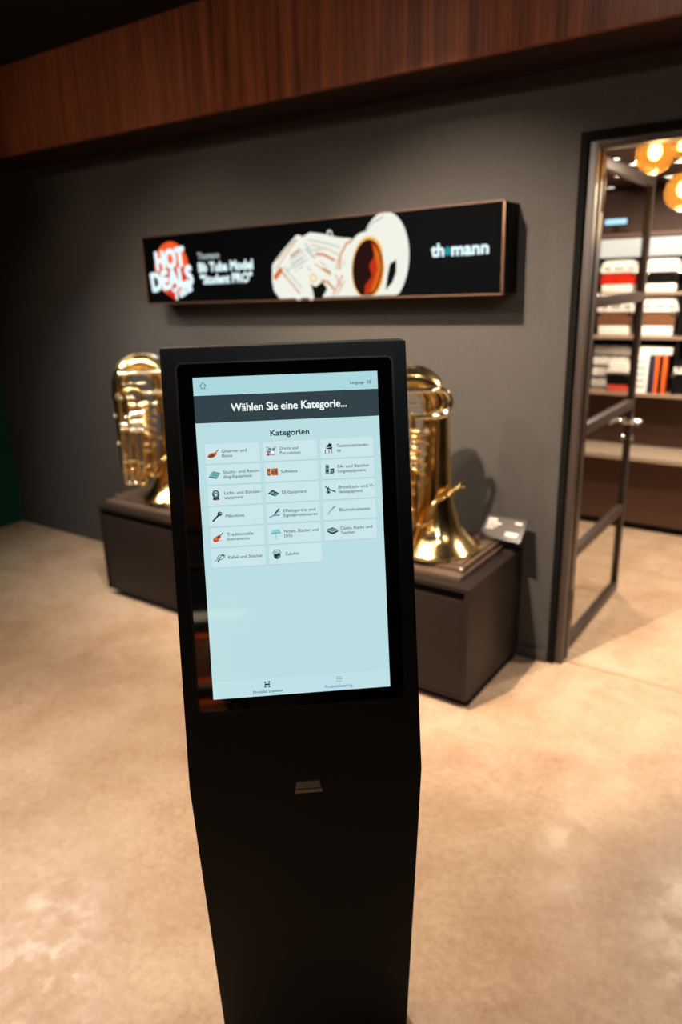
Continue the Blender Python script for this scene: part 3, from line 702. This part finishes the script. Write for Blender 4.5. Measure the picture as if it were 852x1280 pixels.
def make_tuba(tx, label):
    t = thing('tuba', label, 'tuba', (tx, TY, TZ-0.003), R(47), 'brass tubas on the cabinet')
    G = 'gold_brass'
    # bell, flare at the bottom, and the big bow over the top, one tapering tube
    bm = BM()
    pr = [(0.196, 0.012), (0.207, 0.006), (0.209, 0.0), (0.203, 0.0), (0.196, 0.008), (0.186, 0.018), (0.170, 0.034), (0.150, 0.056), (0.130, 0.084), (0.112, 0.12), (0.096, 0.165), (0.083, 0.22), (0.073, 0.28), (0.066, 0.34), (0.061, 0.41), (0.057, 0.48), (0.054, 0.56), (0.052, 0.64)]
    lathe(bm, pr, 48, cap=False)
    obj('bell', bm, G, t, angle=60)
    lathe_rim = BM(); tube(lathe_rim, [(0.205*math.cos(2*math.pi*k/48), 0.205*math.sin(2*math.pi*k/48), 0.0055) for k in range(49)], 0.005, 8)
    obj('bell_rim', lathe_rim, G, t)
    bm = BM()
    arc = [(-0.133+0.133*math.cos(a), 0, 0.655+0.133*math.sin(a)) for a in [math.pi*k/24 for k in range(25)]]
    path = [(0, 0, 0.62)] + arc + [(-0.267, 0, 0.60), (-0.268, 0, 0.5), (-0.270, 0, 0.4), (-0.271, 0, 0.3), (-0.272, 0, 0.24)]
    tube(bm, path, lambda s: 0.0525 - 0.016*s, 24)
    obj('top_bow', bm, G, t)
    bm = BM()
    tube(bm, fillet([(-0.272, 0, 0.25), (-0.272, -0.005, 0.155), (-0.115, -0.03, 0.155), (-0.112, -0.03, 0.40)], 0.062, 10), lambda s: 0.036 - 0.014*s, 18)
    obj('bottom_bow', bm, 'gold_dark', t)
    # ferrules and guard wires
    for p, r, ax in (((0, 0, 0.63), 0.056, 'Z'), ((-0.267, 0, 0.61), 0.048, 'Z'), ((-0.272, 0, 0.26), 0.041, 'Z'), ((-0.112, -0.03, 0.33), 0.026, 'Z')):
        bm = BM(); lathe(bm, [(r-0.004, -0.016), (r, -0.014), (r+0.0025, -0.006), (r, 0), (r+0.0025, 0.006), (r, 0.014), (r-0.004, 0.016)], 24, p, ax)
        obj('ferrule', bm, 'silver_nickel', t)
    bm = BM()
    tube(bm, [(-0.133+0.184*math.cos(a), 0, 0.655+0.184*math.sin(a)) for a in [R(38) + R(104)*k/16 for k in range(17)]], 0.006, 8)
    obj('bow_guard', bm, 'silver_nickel', t)
    def slide(name, pts, rad, r, mm=G, n=12):
        b2 = BM(); tube(b2, fillet(pts, rad, 8), r, n); return obj(name, b2, mm, t)
    # second arch inside the big bow
    slide('inner_arch', [(-0.238, -0.045, 0.20), (-0.252, -0.045, 0.745), (-0.072, -0.045, 0.745), (-0.068, -0.045, 0.50)], 0.070, 0.0155)
    # sideways tuning slide in front of the bell
    slide('tuning_slide', [(-0.250, -0.075, 0.742), (0.030, -0.080, 0.742), (0.030, -0.080, 0.628), (-0.135, -0.075, 0.628)], 0.054, 0.0125, 'silver_nickel')
    slide('small_arch', [(-0.232, -0.082, 0.36), (-0.240, -0.082, 0.655), (-0.142, -0.082, 0.655), (-0.142, -0.082, 0.50)], 0.046, 0.0125, 'gold_dark')
    slide('inner_loop', [(-0.222, -0.092, 0.34), (-0.226, -0.092, 0.612), (-0.178, -0.092, 0.612), (-0.178, -0.092, 0.55)], 0.022, 0.0115, 'silver_nickel')
    for p, r in (((-0.250, -0.075, 0.742), 0.016), ((-0.135, -0.075, 0.628), 0.016), ((-0.252, -0.045, 0.60), 0.019), ((-0.07, -0.045, 0.56), 0.019), ((-0.236, -0.082, 0.50), 0.016), ((-0.142, -0.082, 0.55), 0.016),
                 ((-0.225, -0.092, 0.50), 0.0145), ((-0.03, -0.08, 0.742), 0.016), ((-0.04, -0.08, 0.628), 0.016), ((-0.250, -0.045, 0.36), 0.018), ((-0.302, -0.02, 0.50), 0.012), ((-0.305, -0.02, 0.34), 0.012), ((-0.112, -0.05, 0.22), 0.014)):
        b2 = BM(); lathe(b2, [(r*math.sin(a), r*0.9*math.cos(a)) for a in [math.pi*(q+0.02)/8.04 for q in range(9)]], 14, p); obj('joint_collar', b2, 'silver_nickel', t)
    # valve slides hanging below
    for k, (xa, xb, zt_, zb_, dd) in enumerate(((-0.282, -0.250, 0.47, 0.112, -0.075), (-0.242, -0.212, 0.46, 0.116, -0.085), (-0.204, -0.170, 0.44, 0.104, -0.092), (-0.158, -0.132, 0.40, 0.21, -0.080))):
        slide('valve_slide', [(xa, dd, zt_), (xa, dd, zb_), (xb, dd, zb_), (xb, dd, zt_)], abs(xb-xa)/2, 0.0105, 'silver_nickel' if k in (0, 1) else 'gold_dark')
        for x in (xa, xb):
            b2 = BM(); lathe(b2, [(0.0115, -0.012), (0.014, -0.008), (0.014, 0.008), (0.0115, 0.012)], 14, (x, dd, zb_+0.085)); obj('slide_ferrule', b2, 'gold_brass', t)
        b2 = BM(); tube(b2, [(xa, dd-0.012, zb_+0.13), (xb, dd-0.012, zb_+0.13)], 0.004, 8); obj('slide_brace', b2, G, t)
    for z in (0.462, 0.436):
        b2 = BM(); tube(b2, [(-0.275, -0.096, z), (-0.135, -0.096, z)], 0.0085, 10); obj('crossbar', b2, 'silver_nickel', t)
    b2 = BM(); tube(b2, [(-0.240, -0.07, 0.684), (-0.112, -0.07, 0.684)], 0.007, 10); obj('crossbar', b2, 'silver_nickel', t)
    # four piston valves lying across, buttons to the right
    for k in range(4):
        z = 0.565 - 0.047*k; xo = -0.036-0.004*k
        prv = [(0.010, -0.186), (0.0185, -0.184), (0.0205, -0.176), (0.018, -0.168), (0.018, -0.092), (0.0205, -0.088), (0.0205, -0.076), (0.015, -0.072)]
        v = obj('valve', lathe(BM(), [(r, h+xo) for r, h in prv], 20, (0, -0.085, z), 'X'), 'silver_nickel' if k % 2 else G, t)
        obj('valve_stem', lathe(BM(), [(0.005, -0.075+xo), (0.005, -0.045+xo)], 10, (0, -0.085, z), 'X'), 'silver_nickel', v)
        obj('finger_button', lathe(BM(), [(0.011, -0.048+xo), (0.0145, -0.044+xo), (0.0145, -0.038+xo), (0.010, -0.035+xo)], 16, (0, -0.085, z), 'X'), 'silver_nickel', v)
        b2 = BM(); tube(b2, fillet([(-0.150, -0.085, z-0.012), (-0.150, -0.125, z-0.012), (-0.105, -0.125, z-0.034), (-0.105, -0.085, z-0.034)], 0.018, 5), 0.0095, 10)
        obj('valve_knuckle', b2, G, v)
    # leadpipe rising across the bell to the mouthpiece
    b2 = BM(); tube(b2, fillet([(-0.128, -0.07, 0.40), (-0.130, -0.105, 0.13), (-0.095, -0.15, 0.17), (-0.062, -0.135, 0.255), (0.0, -0.125, 0.281), (0.062, -0.082, 0.296)], 0.035, 6), lambda s: 0.0115-0.0035*s, 12)
    lpp = obj('leadpipe', b2, 'gold_dark', t)
    b2 = BM(); tube(b2, [(0.062, -0.082, 0.296), (0.076, -0.073, 0.299), (0.080, -0.070, 0.300), (0.095, -0.060, 0.303)], lambda s: 0.010 if s < 0.7 else 0.0165, 14)
    obj('mouthpiece_receiver', b2, 'gold_brass', lpp)
    # braces between bell and tubing
    for a, b in (((-0.105, -0.03, 0.52), (-0.055, -0.015, 0.52)), ((-0.07, -0.04, 0.60), (-0.045, -0.02, 0.60)), ((-0.108, -0.035, 0.36), (-0.062, -0.02, 0.36)), ((-0.262, -0.01, 0.52), (-0.245, -0.045, 0.52)), ((-0.265, -0.02, 0.35), (-0.240, -0.075, 0.35))):
        b2 = BM(); tube(b2, [a, ((a[0]+b[0])/2, (a[1]+b[1])/2, (a[2]+b[2])/2), b], lambda s: 0.009 if s in (0, 1) else 0.0045, 10); obj('brace', b2, G, t)
    return t
TXL, TXR = -3.22, -1.484
tray(TXL, 'dark brown tray under the tuba at the cabinet end away from the door')
tray(TXR, 'dark brown tray under the tuba at the cabinet end beside the glass door')
make_tuba(TXL, 'gold tuba standing bell down on the cabinet end away from the door')
make_tuba(TXR, 'gold tuba standing bell down on the cabinet end beside the glass door')
# price card
pc = thing('price_card', 'small tilted grey price card in dark frame beside the tuba near the door', 'label', (-1.252, 3.10, CH), R(-3))
TL = Matrix.Translation((0.0, 0, 0.106)) @ Matrix.Rotation(R(-46), 4, 'X')
boxobj('card_foot', (0.010, -0.02, 0), (0.055, 0.05, 0.006), 'card_frame', pc)
bm = BM(); tube(bm, fillet([(0.03, 0.02, 0.005), (0.03, 0.03, 0.05), (0.03, 0.006, 0.102)], 0.02, 4), 0.006, 8); obj('card_stem', bm, 'card_frame', pc)
bm = BM(); box(bm, (-0.105, -0.006, -0.062), (0.105, 0.004, 0.068), 0.003, 0, TL); cf = obj('card_holder', bm, 'card_frame', pc)
bm = BM(); box(bm, (-0.092, -0.0075, -0.050), (0.092, -0.006, 0.052), 0, 0, TL); obj('card_face', bm, 'card_face', cf)
for x0_, x1_, z0_, z1_ in ((-0.085, -0.04, 0.030, 0.043), (-0.085, -0.015, 0.014, 0.024), (-0.085, -0.03, 0.0, 0.007), (-0.085, -0.045, -0.014, -0.008), (0.05, 0.085, 0.030, 0.041), (0.022, 0.083, -0.040, -0.016)):
    bm = BM(); box(bm, (x0_, -0.0082, z0_), (x1_, -0.0074, z1_), 0, 0, TL)
    obj('print_line', bm, 'card_print', cf)

# ------------------------------------------------------------------ room behind the door
BX0, BX1 = -2.3, 1.6
bn = thing('low_bench', 'low brown bench with pale top running under the instrument shelves', 'bench', ((BX0+BX1)/2, 5.5, 0))
w2 = (BX1-BX0)/2
boxobj('plinth', (-w2, -0.02, 0), (w2, 0.2, 0.055), 'cabinet_shadow', bn)
boxobj('front_panel', (-w2, -0.04, 0.055), (w2, 0.2, 0.535), 'brown_panel', bn)
boxobj('shadow_strip', (-w2, -0.035, 0.535), (w2, 0.2, 0.565), 'cabinet_shadow', bn)  # black strip painted in for the shadow line below the overhang
boxobj('bench_top', (-w2, -0.22, 0.565), (w2, 0.2, 0.60), 'bench_top', bn, bev=0.004)
su = thing('shelf_unit', 'brown wall shelf unit full of accordions seen through the doorway', 'shelf', ((BX0+BX1)/2, 5.60, 0))
def sx(x): return x - (BX0+BX1)/2
boxobj('base_panel', (-w2, 0.10, 0.60), (w2, 0.21, 1.0), 'brown_panel', su)
boxobj('back_panel', (-w2, 0.19, 1.0), (w2, 0.21, 2.10), 'black_reveal', su)
SZ = (1.0, 1.395, 1.69)
for k, z in enumerate(SZ):
    boxobj('shelf', (-w2, -0.17 if k == 0 else -0.14, z), (w2, 0.19, z+0.022), 'shelf_board', su)
boxobj('shelf', (-w2, -0.14, 2.075), (w2, 0.19, 2.10), 'brown_panel', su)
x = -1.63
DIV = [-2.25, -1.63, -1.015, -0.40, 0.21, 0.82, 1.43]
for x in DIV:
    boxobj('divider', (sx(x)-0.009, -0.135, 1.022), (sx(x)+0.009, 0.19, 2.075), 'black_reveal', su)
for a, b in zip(DIV, DIV[1:]):
    boxobj('light_panel', (sx(a)+0.012, -0.13, 1.945), (sx(b)-0.012, -0.11, 2.065), 'strip_glow', su, bev=0.003)

def accordion(x, z, w, h, case, bellow, label, keys=True, y=5.60, d=0.20):
    t = thing('accordion', label, 'accordion', (x, y, z), 0, 'accordions on the far shelves')
    boxobj('bass_case', (-w*0.40, -d*0.5, 0), (w*0.40, d*0.5, h*0.26), case, t, bev=0.016)
    bm = BM(); n = 7
    for k in range(n):
        z0 = h*(0.26 + 0.34*k/n); s = 0.0 if k % 2 else 0.006
        box(bm, (-w*0.42-s, -d*0.46-s, z0), (w*0.42+s, d*0.46+s, z0+h*0.34/n), 0)
    obj('bellows', bm, bellow, t, smooth=False)
    bm = BM()
    prism(bm, [(-w*0.5, h*0.60), (w*0.5, h*0.60), (w*0.40, h), (-w*0.38, h)], -d*0.5, d*0.5, lambda p, q: Vector((p[0], q, p[1])), bev=0.012)
    obj('treble_case', bm, case if case != 'red_case' else 'white_case', t)
    if keys:
        kb = BM()
        for k in range(9):
            xx = -w*0.36 + k*w*0.08
            box(kb, (xx, -d*0.5-0.012, h*0.62), (xx+w*0.07, -d*0.5+0.004, h*0.80), 0, 0)
            if k % 7 not in (2, 6): box(kb, (xx+w*0.055, -d*0.5-0.016, h*0.70), (xx+w*0.095, -d*0.5+0.004, h*0.80), 0, 1)
        obj('keyboard', kb, ['white_case', 'black_case'], t, smooth=False)
    for s in (-1, 1):
        boxobj('corner_clasp', (s*w*0.40-0.02, -d*0.5-0.006, h*0.52), (s*w*0.40+0.02, -d*0.5+0.03, h*0.60), 'chrome', t, bev=0.004)
    return t
t0, t1 = SZ[2]+0.022, SZ[1]+0.022
accordion(-1.46, t0, 0.27, 0.215, 'white_case', 'red_case', 'white accordion with red bellows on the top shelf behind the door glass')
accordion(-1.17, t0, 0.26, 0.215, 'white_case', 'black_case', 'white accordion with black bellows on the top shelf right of the door edge')
accordion(-0.85, t0, 0.27, 0.215, 'black_case', 'black_case', 'all black accordion on the top shelf at the picture edge')
accordion(-1.46, t1, 0.27, 0.265, 'white_case', 'brown_case', 'white accordion with brown bellows on the middle shelf behind the door glass')
accordion(-1.17, t1, 0.27, 0.265, 'white_case', 'brown_case', 'white accordion with brown bellows on the middle shelf right of the door edge')
accordion(-0.85, t1, 0.27, 0.265, 'white_case', 'black_case', 'white accordion with black bellows on the middle shelf at the picture edge')
zc = SZ[0]+0.022
accordion(-1.385, zc, 0.17, 0.215, 'red_case', 'black_case', 'small red accordion on the bottom shelf behind the door glass', keys=False, y=5.50, d=0.12)
accordion(-0.93, zc, 0.24, 0.24, 'black_case', 'black_case', 'black accordion standing on the bottom shelf beside the books', y=5.57)
def piano(x, z, w, label, y=5.685):
    t = thing('keyboard_instrument', label, 'keyboard', (x, y, z), 0, 'white keyboards on the bottom shelf')
    boxobj('case', (-w/2, -0.10, 0), (w/2, 0.10, 0.067), 'white_case', t, bev=0.006)
    kb = BM()
    for k in range(12):
        xx = -w*0.46 + k*w*0.077
        box(kb, (xx, -0.118, 0.02), (xx+w*0.068, -0.02, 0.072), 0.0, 0)
        if k % 7 not in (2, 6): box(kb, (xx+w*0.055, -0.112, 0.06), (xx+w*0.092, -0.02, 0.080), 0.0, 1)
    obj('keys', kb, ['white_case', 'black_case'], t, smooth=False)
    return t
piano(-1.475, zc, 0.27, 'lowest of the stacked white keyboards on the bottom shelf')
piano(-1.475, zc+0.081, 0.27, 'second lowest of the stacked white keyboards on the bottom shelf')
piano(-1.475, zc+0.162, 0.27, 'third of the stacked white keyboards counted from the bottom shelf')
piano(-1.475, zc+0.243, 0.27, 'topmost of the stacked white keyboards on the bottom shelf')
def book(x, w, h, cover, label, marks=False):
    t = thing('book', label, 'book', (x, 5.56, zc), 0, 'books on the bottom shelf')
    boxobj('cover', (-w/2, -0.09, 0), (w/2, 0.09, h), cover, t, bev=0.003)
    boxobj('page_block', (-w/2+0.003, -0.085, h-0.004), (w/2-0.003, 0.09, h+0.001), 'paper_white', t, bev=0)
    if marks:
        bm = BM()
        for k in range(5): box(bm, (-w*0.28, -0.0912, h*(0.14+0.16*k)), (w*0.28, -0.0895, h*(0.19+0.16*k)))
        obj('spine_mark', bm, 'grey_mark', t, smooth=False)
    return t
book(-1.232, 0.085, 0.270, 'paper_white', 'thick white binder with grey spine marks on the bottom shelf', True)
book(-1.166, 0.040, 0.265, 'navy_cover', 'navy book beside the thick white binder on the bottom shelf')
book(-1.132, 0.024, 0.268, 'orange_cover', 'orange book between the navy book and a black book')
book(-1.107, 0.022, 0.265, 'black_case', 'thin black book between two orange books')
book(-1.083, 0.022, 0.268, 'orange_cover', 'orange book next to the black accordion on the bottom shelf')
bx = thing('white_box', 'flat white box lying on top of the books on the bottom shelf', 'box', (-1.155, 5.55, zc+0.2712), 0)
boxobj('box_base', (-0.11, -0.07, 0), (0.11, 0.07, 0.022), 'white_case', bx, bev=0.003)
boxobj('box_lid', (-0.112, -0.072, 0.022), (0.112, 0.072, 0.046), 'white_case', bx, bev=0.004)
# glowing box added in place of a blue reflection in the door glass
bs = thing('blue_reflection_glow', 'small oblong blue-white glow standing in for a reflection in the door glass', 'light', (-1.505, 5.50, 2.10), 0)
boxobj('glow_stand', (-0.02, 0.02, 0), (0.02, 0.06, 0.06), 'black_reveal', bs)
boxobj('glow_body', (-0.08, 0.012, 0.058), (0.08, 0.04, 0.104), 'black_reveal', bs, bev=0.006)
boxobj('glow_face', (-0.072, 0.006, 0.064), (0.072, 0.013, 0.098), 'blue_glow', bs, bev=0.002)
# ceiling downlights
DL = [((-1.233, 4.37), 'downlight nearest the open door edge on the back room ceiling'), ((-1.40, 5.13), 'downlight over the door glass close to the shelves'), ((-1.62, 5.72), 'downlight deepest in the corner above the shelves'),
      ((-1.19, 4.66), 'upper of the two downlights beside the amber globe'), ((-1.17, 4.89), 'lower of the two downlights beside the amber globe'), ((-0.97, 4.75), 'downlight right of the amber globe at picture edge'),
      ((-1.16, 5.40), 'downlight between the amber globes and the shelves')]
for k, ((x, y), lab) in enumerate(DL):
    t = thing('downlight', lab, 'light', (x, y, 2.43), 0, 'ceiling downlights in the back room')
    obj('trim_ring', lathe(BM(), [(0.050, 0), (0.050, -0.006), (0.042, -0.010), (0.036, -0.006), (0.036, 0)], 24), 'door_paint', t)
    obj('lens', lathe(BM(), [(0.001, -0.005), (0.036, -0.005), (0.036, -0.003)], 24), 'downlight_glow', t)
def globe(x, y, z, r, label):
    t = thing('pendant_lamp', label, 'lamp', (x, y, 2.43), 0, 'amber globe pendants in the back room')
    zz = z-2.43
    obj('canopy', lathe(BM(), [(0.001, 0), (0.04, 0), (0.04, -0.012), (0.012, -0.02)], 20), 'bronze_trim', t)
    bm = BM(); tube(bm, [(0, 0, -0.015), (0, 0, zz+r*0.9)], 0.004, 8); obj('cord', bm, 'bronze_trim', t)
    prf = [(r*math.sin(a), zz + r*math.cos(a)) for a in [R(12)+R(168)*k/18 for k in range(19)]]
    obj('globe', lathe(BM(), prf, 32), 'amber_glass', t)
    obj('socket', lathe(BM(), [(0.012, zz+r), (0.014, zz+r*0.95), (0.014, zz+r*0.55), (0.010, zz+r*0.5)], 16), 'bronze_trim', t)
    prb = [(r*0.34*math.sin(a), zz + r*0.12 + r*0.42*math.cos(a)) for a in [R(4)+R(172)*k/10 for k in range(11)]]
    obj('bulb', lathe(BM(), prb, 16), 'bulb_glow', t)
light('POINT', (-0.807, 3.45, 2.2), 2, (1.0, 0.66, 0.28), size=0.03)
light('POINT', (-0.775, 3.92, 2.09), 2, (1.0, 0.66, 0.28), size=0.03)
globe(-0.807, 3.45, 2.297, 0.078, 'amber glass globe pendant nearest the open door leaf')
globe(-0.775, 3.92, 2.19, 0.085, 'amber glass globe pendant hanging lower at the picture edge')
globe(-0.742, 3.62, 2.335, 0.045, 'small amber globe pendant close under the ceiling')

# ------------------------------------------------------------------ guessed drum rack out of view, added for its reflection in the kiosk glass
rk = thing('reflection_rack', 'open rack with pale top board added out of view for the kiosk glass reflection', 'rack', (1.78, -3.1, 0), R(214))
for z, n in ((1.14, 'top_board'), (0.62, 'shelf'), (0.10, 'shelf')):
    boxobj(n, (-0.34, -0.24, z), (0.34, 0.24, z+(0.07 if n == 'top_board' else 0.025)), 'white_case' if n == 'top_board' else 'shelf_board', rk, bev=0.003)
for x in (-0.325, 0.325):
    for y in (-0.225, 0.225):
        boxobj('post', (x-0.015, y-0.015, 0), (x+0.015, y+0.015, 1.14), 'black_case', rk)
def drum(z, label):
    c_ = Vector((1.78, -3.1, z))
    t = thing('drum', label, 'drum', c_, R(214), 'drums added for the kiosk reflection')
    obj('shell', lathe(BM(), [(0.19, 0.02), (0.195, 0.03), (0.195, 0.37), (0.19, 0.38)], 32), 'brown_case', t)
    for q in (0.004, 0.352):
        obj('hoop', lathe(BM(), [(0.19, q), (0.206, q+0.003), (0.206, q+0.038), (0.19, q+0.042)], 32), 'orange_cover', t)
    obj('drumhead', lathe(BM(), [(0.001, 0.386), (0.188, 0.386), (0.188, 0.376)], 32), 'paper_white', t)
    for k in range(6):
        a = R(60*k+20)
        obj('lug', lathe(BM(), [(0.006, 0.12), (0.010, 0.125), (0.010, 0.27), (0.006, 0.275)], 10, (0.204*math.cos(a), 0.204*math.sin(a), 0)), 'chrome', t)
drum(0.646, 'guessed wooden drum with orange hoops on the upper level of the added rack')
drum(0.126, 'guessed wooden drum with orange hoops on the lower level of the added rack')
